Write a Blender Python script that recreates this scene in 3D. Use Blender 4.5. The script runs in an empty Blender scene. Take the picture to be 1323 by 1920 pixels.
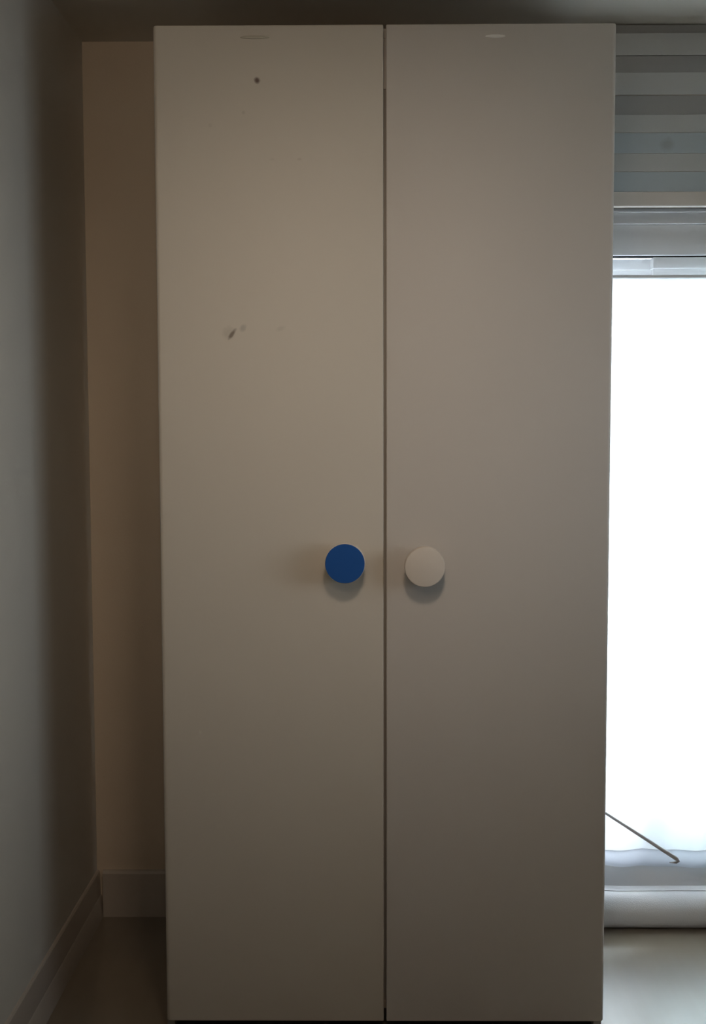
import bpy, bmesh, math, random
from mathutils import Vector, Matrix, Euler
random.seed(4)
S = bpy.context.scene
C = S.collection

# ------------------------------------------------------------------ camera
F_PX = 2200.0
cam = bpy.data.cameras.new('camera')
cam.sensor_fit = 'VERTICAL'; cam.sensor_height = 36.0
cam.lens = F_PX * 36.0 / 1920.0
cam.clip_start = 0.05; cam.clip_end = 200
co = bpy.data.objects.new('camera', cam); C.objects.link(co)
yaw, pitch, roll = math.radians(-0.50386), math.radians(4.13202), math.radians(0.13798)
co.location = (-0.04804, -2.60535, 1.39180)
co.rotation_euler = (Matrix.Rotation(-yaw, 4, 'Z') @ Matrix.Rotation(math.pi/2 - pitch, 4, 'X') @ Matrix.Rotation(-roll, 4, 'Z')).to_euler()
S.camera = co

# ------------------------------------------------------------------ world, lamps, exposure
w = bpy.data.worlds.new('sky'); S.world = w; w.use_nodes = True
bg = w.node_tree.nodes['Background']
bg.inputs['Color'].default_value = (0.90, 0.945, 1.0, 1); bg.inputs['Strength'].default_value = 19.0

def area(name, loc, target, size, energy, color, spread=180, shape='RECTANGLE', size_y=None):
    l = bpy.data.lights.new(name, 'AREA'); l.shape = shape; l.size = size; l.size_y = size_y or size
    l.energy = energy; l.color = color; l.spread = math.radians(spread)
    o = bpy.data.objects.new(name, l); C.objects.link(o); o.location = loc
    o.rotation_euler = (Vector(target) - Vector(loc)).to_track_quat('-Z', 'Y').to_euler()
    return o
# ceiling lamp of the room, in front of the wardrobe, just above the frame
area('ceiling_lamp', (0.04, -1.52, 2.36), (0.06, 0.0, 1.00), 0.26, 1.38, (1.0, 0.81, 0.63), 78)
# added warm fill without a fixture, brightens the left wall gap and doors
area('warm_fill', (-0.30, -2.25, 2.16), (-0.42, 0.0, 1.80), 0.50, 0.95, (1.0, 0.82, 0.62), 72)
# portal helping the sky find the window
po = area('window_portal', (1.25, 0.80, 1.0), (1.25, -1, 1.0), 1.66, 1.0, (1, 1, 1), 180, size_y=1.96)
po.data.cycles.is_portal = True

# added cool area light inside the room, in place of an unbuilt side window
area('side_cool_fill', (1.75, -1.10, 1.45), (-0.80, -0.05, 1.38), 1.20, 1.55, (0.74, 0.88, 1.0), 66, size_y=0.80)
vs = S.view_settings
vs.view_transform = 'Standard'; vs.look = 'None'; vs.gamma = 1.0; vs.use_curve_mapping = False
vs.exposure = 0.0

# ------------------------------------------------------------------ helpers
def mat(name, color, rough=0.6, spec=0.5, bump=0.0, bscale=60, var=0.0, vscale=3.0, coat=0.0, coat_rough=.1):
    m = bpy.data.materials.new(name); m.use_nodes = True; nt = m.node_tree; N = nt.nodes; L = nt.links
    b = N['Principled BSDF']
    b.inputs['Base Color'].default_value = (*color, 1); b.inputs['Roughness'].default_value = rough
    b.inputs['Specular IOR Level'].default_value = spec
    b.inputs['Coat Weight'].default_value = coat; b.inputs['Coat Roughness'].default_value = coat_rough
    tc = N.new('ShaderNodeTexCoord')
    if var:
        n = N.new('ShaderNodeTexNoise'); n.inputs['Scale'].default_value = vscale; n.inputs['Detail'].default_value = 4
        L.new(tc.outputs['Object'], n.inputs['Vector'])
        r = N.new('ShaderNodeValToRGB'); L.new(n.outputs['Fac'], r.inputs['Fac'])
        r.color_ramp.elements[0].position = .3; r.color_ramp.elements[1].position = .7
        r.color_ramp.elements[0].color = (*[c*(1-var) for c in color], 1)
        r.color_ramp.elements[1].color = (*[min(1, c*(1+var)) for c in color], 1)
        L.new(r.outputs['Color'], b.inputs['Base Color'])
    if bump:
        n = N.new('ShaderNodeTexNoise'); n.inputs['Scale'].default_value = bscale; n.inputs['Detail'].default_value = 3
        L.new(tc.outputs['Object'], n.inputs['Vector'])
        bp = N.new('ShaderNodeBump'); bp.inputs['Strength'].default_value = bump; bp.inputs['Distance'].default_value = .002
        L.new(n.outputs['Fac'], bp.inputs['Height']); L.new(bp.outputs['Normal'], b.inputs['Normal'])
    return m

def box_bm(bm, x0, x1, y0, y1, z0, z1, bev=0.0, seg=3):
    r = bmesh.ops.create_cube(bm, size=1)
    vsx = r['verts']
    for v in vsx:
        v.co = Vector(((x0+x1)/2 + v.co.x*(x1-x0), (y0+y1)/2 + v.co.y*(y1-y0), (z0+z1)/2 + v.co.z*(z1-z0)))
    if bev:
        es = list({e for v in vsx for e in v.link_edges})
        bmesh.ops.bevel(bm, geom=es, offset=bev, segments=seg, profile=.5, affect='EDGES')
    return bm

def obj(name, bm, m, parent=None, kind=None, smooth=True, angle=40):
    me = bpy.data.meshes.new(name)
    bmesh.ops.recalc_face_normals(bm, faces=bm.faces)
    bm.to_mesh(me); bm.free()
    if smooth:
        for p in me.polygons: p.use_smooth = True
        me.set_sharp_from_angle(angle=math.radians(angle))
    me.materials.append(m)
    o = bpy.data.objects.new(name, me); C.objects.link(o)
    if parent:
        o.parent = parent
        o.matrix_parent_inverse = Matrix.Translation(-Vector(world_loc(parent)))
    if kind: o['kind'] = kind
    return o
def world_loc(o):
    # every object sits either at the origin or (Empties) at its own base point
    return o.location if o.parent is None else (0, 0, 0)
def box(name, dims, m, parent=None, kind=None, bev=0.0, seg=3):
    return obj(name, box_bm(bmesh.new(), *dims, bev, seg), m, parent, kind)
def thing(name, label, cat, loc, group=None):
    o = bpy.data.objects.new(name, None); C.objects.link(o); o.location = loc; o.empty_display_size = .1
    o['label'] = label; o['category'] = cat
    if group: o['group'] = group
    return o
def child(par, name, bm, m, angle=40):
    """part of a thing (parent may be an Empty at its base or a part mesh)"""
    me = bpy.data.meshes.new(name)
    bmesh.ops.recalc_face_normals(bm, faces=bm.faces)
    base = root_loc(par)
    for v in bm.verts: v.co -= base
    bm.to_mesh(me); bm.free()
    for p in me.polygons: p.use_smooth = True
    me.set_sharp_from_angle(angle=math.radians(angle))
    me.materials.append(m)
    o = bpy.data.objects.new(name, me); C.objects.link(o); o.parent = par
    return o
def root_loc(o):
    v = Vector((0, 0, 0))
    while o: v += Vector(o.location); o = o.parent
    return v
def cbox(par, name, dims, m, bev=0.0, seg=3):
    return child(par, name, box_bm(bmesh.new(), *dims, bev, seg), m)

def lathe(bm, prof, cx, cz, seg=64):
    """revolve (radius, y) pairs around the y axis through (cx, cz)"""
    rings = []
    for r, y in prof:
        if r < 1e-6: rings.append([bm.verts.new((cx, y, cz))])
        else: rings.append([bm.verts.new((cx + r*math.cos(2*math.pi*k/seg), y, cz + r*math.sin(2*math.pi*k/seg))) for k in range(seg)])
    for a, b in zip(rings, rings[1:]):
        for k in range(seg):
            k2 = (k+1) % seg
            if len(a) == 1 and len(b) > 1: bm.faces.new((a[0], b[k], b[k2]))
            elif len(b) == 1 and len(a) > 1: bm.faces.new((a[k], a[k2], b[0]))
            elif len(a) > 1: bm.faces.new((a[k], a[k2], b[k2], b[k]))
    return bm

def sweep_x(bm, prof, x0, x1, n=1, fn=None):
    """closed (y,z) profile extruded along x; fn(x,y,z) may bend it"""
    rows = []
    for i in range(n+1):
        x = x0 + (x1-x0)*i/n
        rows.append([bm.verts.new(fn(x, y, z) if fn else (x, y, z)) for y, z in prof])
    m_ = len(prof)
    for a, b in zip(rows, rows[1:]):
        for k in range(m_): bm.faces.new((a[k], a[(k+1) % m_], b[(k+1) % m_], b[k]))
    bm.faces.new(rows[0]); bm.faces.new(list(reversed(rows[-1])))
    return bm

def tube(bm, pts, radii, seg=12):
    rings = []
    pts = [Vector(p) for p in pts]
    for i, p in enumerate(pts):
        t = (pts[min(i+1, len(pts)-1)] - pts[max(i-1, 0)]).normalized()
        a = t.cross(Vector((0, 1, 0.2))).normalized(); b = t.cross(a).normalized()
        rings.append([bm.verts.new(p + (a*math.cos(2*math.pi*k/seg) + b*math.sin(2*math.pi*k/seg))*radii[i]) for k in range(seg)])
    for r0, r1 in zip(rings, rings[1:]):
        for k in range(seg): bm.faces.new((r0[k], r0[(k+1) % seg], r1[(k+1) % seg], r1[k]))
    bm.faces.new(rings[0]); bm.faces.new(list(reversed(rings[-1])))
    return bm

# ------------------------------------------------------------------ materials
WALL = (0.74, 0.62, 0.49)
m_wall = mat('painted_wall', WALL, .75, .3, .15, 180, .03, 1.5)
m_far = mat('far_wall_paint', (0.34, 0.29, 0.24), .8, .2)
m_wall_l = mat('painted_wall_left', (0.66, 0.62, 0.55), .75, .3, .15, 180, .03, 1.5)
m_ceil = mat('ceiling_paint', (0.66, 0.62, 0.55), .9, .2, .1, 150)
m_base = mat('white_skirting', (0.52, 0.46, 0.40), .20, .5, .12, 90)
m_laquer = mat('white_lacquer', (0.62, 0.57, 0.52), .50, .35, .05, 25)
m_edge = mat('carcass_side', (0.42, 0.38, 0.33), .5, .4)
m_dark = mat('dark_plinth', (0.10, 0.08, 0.06), .6)
m_inner = mat('cabinet_inside', (0.45, 0.38, 0.3), .6)
m_knob_w = mat('knob_white', (0.68, 0.60, 0.52), .45, .4)
m_knob_b = mat('knob_blue', (0.013, 0.090, 0.33), .55, .25)
m_pvc = mat('window_white', (0.90, 0.91, 0.93), .35, .5)
m_grey_bar = mat('blind_bar', (0.84, 0.78, 0.73), .5, .4)
m_metal = mat('rod_grey', (0.42, 0.40, 0.40), .45, .4)
m_roll = mat('stopper_fabric', (0.84, 0.84, 0.87), .9, .1, .3, 300)
m_gasket = mat('black_gasket', (0.02, 0.02, 0.025), .6)

def floor_mat():
    m = mat('laminate_floor', (0.20, 0.16, 0.12), .28, 1.0, .04, 12, coat=1.0, coat_rough=.20)
    nt = m.node_tree; N = nt.nodes; L = nt.links; b = N['Principled BSDF']
    tc = N.new('ShaderNodeTexCoord'); mp = N.new('ShaderNodeMapping'); mp.inputs['Scale'].default_value = (14, 1.2, 1)
    n = N.new('ShaderNodeTexNoise'); n.inputs['Scale'].default_value = 1.5; n.inputs['Detail'].default_value = 6
    L.new(tc.outputs['Object'], mp.inputs['Vector']); L.new(mp.outputs['Vector'], n.inputs['Vector'])
    r = N.new('ShaderNodeValToRGB'); L.new(n.outputs['Fac'], r.inputs['Fac'])
    r.color_ramp.elements[0].color = (0.185, 0.145, 0.100, 1); r.color_ramp.elements[1].color = (0.24, 0.20, 0.15, 1)
    L.new(r.outputs['Color'], b.inputs['Base Color'])
    return m
m_floor = floor_mat()

def marked(name, base, rough, spec, marks):
    """plain material with small marks that stay on the surface, placed by world position (x, z)"""
    m = mat(name, base, rough, spec)
    nt = m.node_tree; N = nt.nodes; L = nt.links; b = N['Principled BSDF']
    tc = N.new('ShaderNodeNewGeometry')
    nz = N.new('ShaderNodeTexNoise'); nz.inputs['Scale'].default_value = 90; nz.inputs['Detail'].default_value = 3
    L.new(tc.outputs['Position'], nz.inputs['Vector'])
    prev = None
    for (x, z, a, c, t, s, col) in marks:
        mp = N.new('ShaderNodeMapping'); mp.vector_type = 'TEXTURE'
        mp.inputs['Location'].default_value = (x, 0, z); mp.inputs['Rotation'].default_value = (0, -t, 0)
        mp.inputs['Scale'].default_value = (a, 1, c)
        L.new(tc.outputs['Position'], mp.inputs['Vector'])
        fl = N.new('ShaderNodeVectorMath'); fl.operation = 'MULTIPLY'; fl.inputs[1].default_value = (1, 0, 1)
        L.new(mp.outputs['Vector'], fl.inputs[0])
        ln = N.new('ShaderNodeVectorMath'); ln.operation = 'LENGTH'; L.new(fl.outputs['Vector'], ln.inputs[0])
        ad = N.new('ShaderNodeMath'); ad.operation = 'ADD'; L.new(ln.outputs['Value'], ad.inputs[0])
        ns = N.new('ShaderNodeMath'); ns.operation = 'MULTIPLY_ADD'; ns.inputs[1].default_value = .7; ns.inputs[2].default_value = -.35
        L.new(nz.outputs['Fac'], ns.inputs[0]); L.new(ns.outputs['Value'], ad.inputs[1])
        mr = N.new('ShaderNodeMapRange'); mr.inputs['From Min'].default_value = .45; mr.inputs['From Max'].default_value = 1.15
        mr.inputs['To Min'].default_value = s; mr.inputs['To Max'].default_value = 0
        L.new(ad.outputs['Value'], mr.inputs['Value'])
        mx = N.new('ShaderNodeMix'); mx.data_type = 'RGBA'
        L.new(mr.outputs['Result'], mx.inputs['Factor'])
        if prev: L.new(prev, mx.inputs['A'])
        else: mx.inputs['A'].default_value = (*base, 1)
        mx.inputs['B'].default_value = (*col, 1)
        prev = mx.outputs['Result']
    L.new(prev, b.inputs['Base Color'])
    return m
# x, z, half width, half height, tilt, strength, colour
DOOR_MARKS = [(-.2765, 2.143, .0068, .0075, .78, .85, (.085, .035, .028)),
             (-.3365, 1.597, .0045, .0150, -.62, .85, (.13, .085, .065)),
             (-.3440, 1.600, .0150, .0150, 0, .28, (.30, .26, .2)),
             (-.3120, 1.611, .0075, .0095, -.6, .40, (.25, .23, .2)),
             (-.2290, 1.609, .0110, .0060, .4, .18, (.3, .27, .22)),
             (-.1860, 1.975, .0060, .0030, 0, .25, (.3, .22, .18)),
             (-.3070, 2.075, .0040, .0045, 0, .25, (.3, .25, .2)),
             (-.3800, 2.048, .0050, .0045, 0, .15, (.3, .25, .2)),
             (-.2450, 1.975, .0060, .0030, 0, .14, (.3, .25, .2))]
m_stain = marked('white_lacquer_stained', (0.62, 0.555, 0.47), .50, .35, DOOR_MARKS)

def cloth_mat(name, col, trans, through, dens=0):
    m = bpy.data.materials.new(name); m.use_nodes = True; nt = m.node_tree; N = nt.nodes; L = nt.links
    for n in list(N): N.remove(n)
    out = N.new('ShaderNodeOutputMaterial')
    d = N.new('ShaderNodeBsdfDiffuse'); d.inputs['Color'].default_value = (*col, 1)
    t = N.new('ShaderNodeBsdfTranslucent'); t.inputs['Color'].default_value = (*col, 1)
    tr = N.new('ShaderNodeBsdfTransparent')
    a = N.new('ShaderNodeMixShader'); a.inputs[0].default_value = trans
    b = N.new('ShaderNodeMixShader'); b.inputs[0].default_value = through
    tc = N.new('ShaderNodeTexCoord')
    n = N.new('ShaderNodeTexNoise'); n.inputs['Scale'].default_value = 400; L.new(tc.outputs['Object'], n.inputs['Vector'])
    bp = N.new('ShaderNodeBump'); bp.inputs['Strength'].default_value = .15; bp.inputs['Distance'].default_value = .001
    L.new(n.outputs['Fac'], bp.inputs['Height']); L.new(bp.outputs['Normal'], d.inputs['Normal'])
    L.new(d.outputs[0], a.inputs[1]); L.new(t.outputs[0], a.inputs[2])
    L.new(a.outputs[0], b.inputs[1]); L.new(tr.outputs[0], b.inputs[2])
    L.new(b.outputs[0], out.inputs['Surface'])
    return m
m_sheer = cloth_mat('sheer_fabric', (.88, .91, .95), .55, .05)
m_hem = cloth_mat('hem_fabric', (.82, .84, .89), .68, .0)
m_band_l = mat('blind_band_light', (.70, .71, .71), .85, .1, .2, 300)
m_band_d = mat('blind_band_dark', (.50, .50, .50), .85, .1, .2, 300)
m_band_b = marked('blind_band_daylit', (.62, .69, .74), .85, .1, [(.750, 2.128, .020, .018, .3, .30, (.30, .30, .28))])  # reflected daylight painted in as blue tint; mark stands for a shape behind fabric

def glass_mat():
    m = bpy.data.materials.new('window_glass'); m.use_nodes = True; nt = m.node_tree; N = nt.nodes; L = nt.links
    for n in list(N): N.remove(n)
    out = N.new('ShaderNodeOutputMaterial'); tr = N.new('ShaderNodeBsdfTransparent'); tr.inputs['Color'].default_value = (.93, .96, .96, 1)
    gl = N.new('ShaderNodeBsdfGlossy'); gl.inputs['Roughness'].default_value = .02
    fr = N.new('ShaderNodeFresnel'); fr.inputs['IOR'].default_value = 1.3
    mx = N.new('ShaderNodeMixShader'); L.new(fr.outputs[0], mx.inputs[0]); L.new(tr.outputs[0], mx.inputs[1]); L.new(gl.outputs[0], mx.inputs[2])
    L.new(mx.outputs[0], out.inputs['Surface'])
    return m
m_glass = glass_mat()

# ------------------------------------------------------------------ room shell
XL, XR, YB, YF, ZC = -0.81, 2.60, 0.66, -4.4, 2.438
T = 0.12
OX0, OX1, OZ1 = 0.42, 2.08, 1.985          # window opening in the back wall
box('floor', (XL-T, XR+T, YF-T, YB+.26, -.12, 0), m_floor, kind='structure')
box('ceiling', (XL-T, XR+T, YF-T, YB+.26, ZC, ZC+.12), m_ceil, kind='structure')
box('wall_left', (XL-T, XL, YF-T, YB+.26, 0, ZC), m_wall_l, kind='structure')
box('wall_right', (XR, XR+T, YF-T, YB+.26, 0, ZC), m_far, kind='structure')
box('wall_front', (XL, XR, YF-T, YF, 0, ZC), m_far, kind='structure')
bm = bmesh.new()
box_bm(bm, XL, OX0, YB, YB+.26, 0, ZC); box_bm(bm, OX1, XR, YB, YB+.26, 0, ZC); box_bm(bm, OX0, OX1, YB, YB+.26, OZ1, ZC)
obj('wall_back', bm, m_wall, kind='structure', smooth=False)

# skirting boards: bevelled top edge, real seam in the corner
def skirt_profile(t, h):     # (distance from wall, z)
    return [(0, 0), (t, 0), (t, h-.007), (t-.004, h-.001), (t-.007, h), (0, h)]
bm = bmesh.new()
sweep_x(bm, [(YB-d, z) for d, z in skirt_profile(.016, .133)], XL+.0185, OX0-.02)
obj('baseboard_back', bm, m_base, kind='structure', angle=25)
bm = bmesh.new()
pr = [(XL+d, z) for d, z in [(0, 0), (.0180, 0), (.0175, .004), (.0125, .056), (.0100, .062), (.0085, .118), (.0070, .128), (.004, .132), (0, .133)]]
rows = [[bm.verts.new((x, y, z)) for x, z in pr] for y in (YB, YF)]
for k in range(len(pr)): bm.faces.new((rows[0][k], rows[0][(k+1) % len(pr)], rows[1][(k+1) % len(pr)], rows[1][k]))
bm.faces.new(rows[0]); bm.faces.new(rows[1])
obj('baseboard_left', bm, m_base, kind='structure', angle=20)

# ------------------------------------------------------------------ window: white sliding door
win = box('window_1', (OX0, OX1, YB-.012, YB+.10, OZ1-.042, OZ1), m_pvc, kind='structure', bev=.002)   # top frame with a lip
win.name = 'window_1'
def wpart(name, dims, m=m_pvc, bev=.002):
    return cbox(win, name, dims, m, bev)
wpart('frame_lip', (OX0, OX1, YB-.020, YB-.010, OZ1-.012, OZ1-.003), m_pvc, .002)
wpart('head_rail', (OX0, OX1, YB+.0, YB+.10, 1.8600, OZ1-.0425))
wpart('side_frame', (OX0, OX0+.04, YB+.002, YB+.10, .158, 1.860))
wpart('side_frame', (OX1-.04, OX1, YB+.002, YB+.10, .158, 1.860))
wpart('gasket', (OX0+.04, OX1-.04, YB+.012, YB+.03, 1.8565, 1.8605), m_gasket, 0)
wpart('threshold', (OX0, OX1, YB-.016, YB+.12, 0, .158), bev=.004)
def sash(x0, x1, y0, y1, zt, zb):
    s = wpart('sash_rail', (x0, x1, y0, y1, zt-.030, zt), bev=.0015)
    cbox(s, 'sash_bead', (x0+.003, x1-.003, y0+.006, y1-.004, zt-.072, zt-.030), m_pvc, .0015)
    wpart('sash_rail', (x0, x1, y0, y1, zb, zb+.045))
    wpart('sash_stile', (x0, x0+.022, y0, y1, zb+.045, zt-.072))
    wpart('sash_stile', (x1-.022, x1, y0, y1, zb+.045, zt-.072))
    wpart('glass_pane', (x0+.03, x1-.03, (y0+y1)/2-.003, (y0+y1)/2+.003, zb+.035, zt-.05), m_glass, 0)
sash(OX0+.04, 1.28, YB+.050, YB+.085, 1.8565, .159)
sash(.750, OX1-.04, YB+.010, YB+.045, 1.8560, .159)

# unseen overhang added outside, shades the top of the curtain
m_conc = mat('outside_concrete', (.32, .32, .33), .9, .2, .3, 20, .1, 2)
box('shading_overhang', (-2, 5, YB+.27, 2.3, 2.45, 2.62), m_conc, kind='structure')
box('shading_kerb', (-2, 5, .95, 1.10, -.12, .385), m_conc, kind='structure')  # unseen kerb added close outside to dim the foot of the curtain
# ground outside the window
box('ground', (-6, 9, YB+.27, 9, -.30, -.12), m_conc, kind='structure')

# ------------------------------------------------------------------ sheer curtain hung inside the window
cur = thing('sheer_curtain', 'long white sheer curtain glowing with daylight in the window', 'curtain', (1.25, YB-.03, .16))
def wave(x): return .006*math.sin(x*27) + .004*math.sin(x*61+1)
CY = YB - .034
bm = bmesh.new()
def sheet(bm, x0, x1, z0, z1, nx, nz, zf=lambda x: 0, off=0, amp=lambda t: 1):
    g = []
    for j in range(nz+1):
        t = j/nz
        row = []
        for i in range(nx+1):
            x = x0+(x1-x0)*i/nx
            row.append(bm.verts.new((x, CY+off+wave(x)*amp(t), (z0+zf(x))*(1-t)+z1*t)))
        g.append(row)
    for a, b in zip(g, g[1:]):
        for k in range(nx): bm.faces.new((a[k], a[k+1], b[k+1], b[k]))
def sag(x): return .010*math.exp(-((x-.56)/.09)**2)
sheet(bm, .512, 2.05, .205, 1.795, 160, 12, amp=lambda t: (1-t)*.9+.1)
child(cur, 'curtain_sheet', bm, m_sheer, 180)
bm = bmesh.new()
sheet(bm, .512, 2.05, .158, .2055, 160, 2, zf=sag, off=-.004)
h = child(cur, 'hem', bm, m_hem, 180)
md = h.modifiers.new('thick', 'SOLIDIFY'); md.thickness = .004
bm = bmesh.new(); tube(bm, [(.505, CY-.002, 1.797), (2.075, CY-.002, 1.797)], [.005, .005], 12)
child(cur, 'curtain_wire', bm, m_pvc)

# ------------------------------------------------------------------ fabric draft stopper on the floor
ds = thing('draft_stopper', 'white fabric draught roll lying along the foot of the window', 'draught stopper', (1.2, .585, 0))
def rollfn(x, y, z):
    return (x, y, z*(1+.012*math.sin(x*9)) + .012*math.exp(-((x-.50)/.10)**2)*(z/.1))
pr = []
for k in range(28):
    a = 2*math.pi*k/28
    pr.append((.588+.044*math.cos(a), max(.0, .049+.0505*math.sin(a))))
bm = bmesh.new(); sweep_x(bm, pr, .505, 2.05, 60, rollfn)
roll_o = child(ds, 'roll', bm, m_roll, 60)
bm = bmesh.new()
sweep_x(bm, [(.612, .093), (.588, .0985), (.587, .1015), (.612, .105)], .505, 2.05, 60, rollfn)
child(ds, 'seam_flap', bm, m_roll, 60)

# ------------------------------------------------------------------ striped blind gathered above the window
bl = thing('striped_blind', 'grey day and night blind with light and dark stripes above the window', 'blind', (1.25, .54, 1.968))
BX0, BX1 = .515, 2.14
cbox(bl, 'cassette', (BX0-.01, BX1+.01, .545, YB, 2.330, ZC), m_band_d, .004)
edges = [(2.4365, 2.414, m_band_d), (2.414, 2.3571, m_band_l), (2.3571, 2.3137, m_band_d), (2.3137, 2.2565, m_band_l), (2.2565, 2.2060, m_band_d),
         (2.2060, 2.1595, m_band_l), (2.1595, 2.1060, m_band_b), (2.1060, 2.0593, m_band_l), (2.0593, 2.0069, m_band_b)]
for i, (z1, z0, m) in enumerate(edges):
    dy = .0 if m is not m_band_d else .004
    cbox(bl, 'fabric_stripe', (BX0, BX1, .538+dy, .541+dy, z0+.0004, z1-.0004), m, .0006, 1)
cbox(bl, 'bottom_bar', (BX0, BX1, .532, .552, 1.9683, 2.0069), m_grey_bar, .004)

# ------------------------------------------------------------------ wardrobe
wd = thing('wardrobe', 'tall white two-door wardrobe with one blue knob and one white knob', 'wardrobe', (0, .31, 0))
DT = .020; ZB, ZT = .030, 2.2604
CXL, CXR = -.505, .500
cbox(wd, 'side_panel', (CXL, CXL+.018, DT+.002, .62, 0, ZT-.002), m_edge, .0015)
cbox(wd, 'side_panel', (CXR-.018, CXR, DT+.002, .62, 0, ZT-.002), m_laquer, .0015)
cbox(wd, 'top_panel', (CXL+.018, CXR-.018, DT+.002, .62, ZT-.022, ZT-.002), m_laquer, .001)
cbox(wd, 'bottom_panel', (CXL+.018, CXR-.018, DT+.002, .62, .05, .068), m_inner, .001)
cbox(wd, 'back_panel', (CXL+.018, CXR-.018, .612, .618, .068, ZT-.022), m_inner)
cbox(wd, 'plinth', (CXL+.018, CXR-.018, .055, .071, 0, .05), m_dark, .001)
cbox(wd, 'front_rail', (CXL+.018, CXR-.018, DT+.003, DT+.021, 2.130, ZT-.022), m_laquer, .001)
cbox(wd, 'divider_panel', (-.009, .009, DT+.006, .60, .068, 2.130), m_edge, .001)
cbox(wd, 'shelf', (CXL+.018, -.009, .06, .60, 1.75, 1.768), m_inner, .001)

def door_bm(x0, x1, left):
    """slab, generously rounded on the hinge side, eased elsewhere"""
    bm = box_bm(bmesh.new(), x0, x1, 0, DT, ZB, ZT)
    big = [e for e in bm.edges if abs(e.verts[0].co.x-(x0 if left else x1)) < 1e-6 and abs(e.verts[1].co.x-(x0 if left else x1)) < 1e-6
           and e.verts[0].co.y < 1e-6 and e.verts[1].co.y < 1e-6]
    bmesh.ops.bevel(bm, geom=big, offset=.009, segments=6, profile=.5, affect='EDGES')
    small = [e for e in bm.edges if e.calc_face_angle(0) > math.radians(60)]
    bmesh.ops.bevel(bm, geom=small, offset=.0028, segments=3, profile=.5, affect='EDGES')
    return bm
dl = child(wd, 'door', door_bm(-.502, -.0030, True), m_stain, 50)
dr = child(wd, 'door', door_bm(.0030, .5005, False), m_laquer, 50)
dl['label'] = 'left door with scuff marks and a blue knob'
dr['label'] = 'clean right door with a white knob'

def knob(par, cx, cz, face, label):
    r = .0445
    prof = [(0, 0), (.016, 0), (.016, -.018), (.020, -.024), (r-.004, -.026), (r-.001, -.029), (r, -.033), (r, -.049), (r-.0012, -.0525), (r-.004, -.0535), (0, -.0535)]
    k = child(par, 'knob', lathe(bmesh.new(), prof, cx, cz), m_knob_w, 30)
    k['label'] = label
    return k
knob(dl, -.0885, 1.094, None, 'round knob with a blue face')
knob(dr, .0865, 1.086, None, 'round white knob')
fc = lathe(bmesh.new(), [(0, -.053), (.0428, -.053), (.0432, -.0540), (.0425, -.0546), (0, -.0546)], -.0885, 1.094)
o = child(dl, 'knob_face', fc, m_knob_b, 30); o['label'] = 'blue disc on the knob'

def oval(par, cx, cz, m, rx=.036, rz=.0065, h=.003):
    bm = bmesh.new(); n = 40; rings = []
    for s, y in [(1.0, .0005), (.97, -h*.5), (.85, -h*.85), (.6, -h*.98)]:
        rings.append([bm.verts.new((cx+rx*s*math.cos(2*math.pi*k/n), y, cz+rz*s*math.sin(2*math.pi*k/n))) for k in range(n)])
    for a, b in zip(rings, rings[1:]):
        for k in range(n): bm.faces.new((a[k], a[(k+1) % n], b[(k+1) % n], b[k]))
    bm.faces.new(rings[-1]); bm.faces.new(list(reversed(rings[0])))
    return child(par, 'oval_cap', bm, m, 80)
m_cap = mat('highlight_cap', (0.90, 0.86, 0.80), .16, 1.0, coat=1.0, coat_rough=.12)  # pale base paints in the highlight on the right cap
oval(dl, -.281, 2.234, mat('dark_cap', (0.47, 0.42, 0.33), .5, .4), .032, .0035, .0025)  # same kind of cap in a darker matte tone, without the painted highlight
oval(dr, .239, 2.234, m_cap, .022, .0042, .0025)

# ------------------------------------------------------------------ thin rod sticking out behind the wardrobe
bm = bmesh.new()
A = Vector((.5005, .47, .4245)); B = Vector((.759, .36, .278)); d = (B-A)
pts = [A + d*t for t in (0, .25, .5, .75, .93, 1.0)]; rad = [.0028, .0032, .0038, .0045, .0052, .0056]
pts += [B + Vector((.004, -.001, -.0055)), B + Vector((-.001, -.001, -.0095)), B + Vector((-.010, 0, -.0100)), B + Vector((-.018, 0, -.0095))]
rad += [.0050, .0036, .0022, .0012]
tube(bm, pts, rad)
o = obj('metal_rod', bm, m_metal, angle=60)
o['label'] = 'thin grey rod slanting down from behind the wardrobe in front of the curtain'; o['category'] = 'rod'
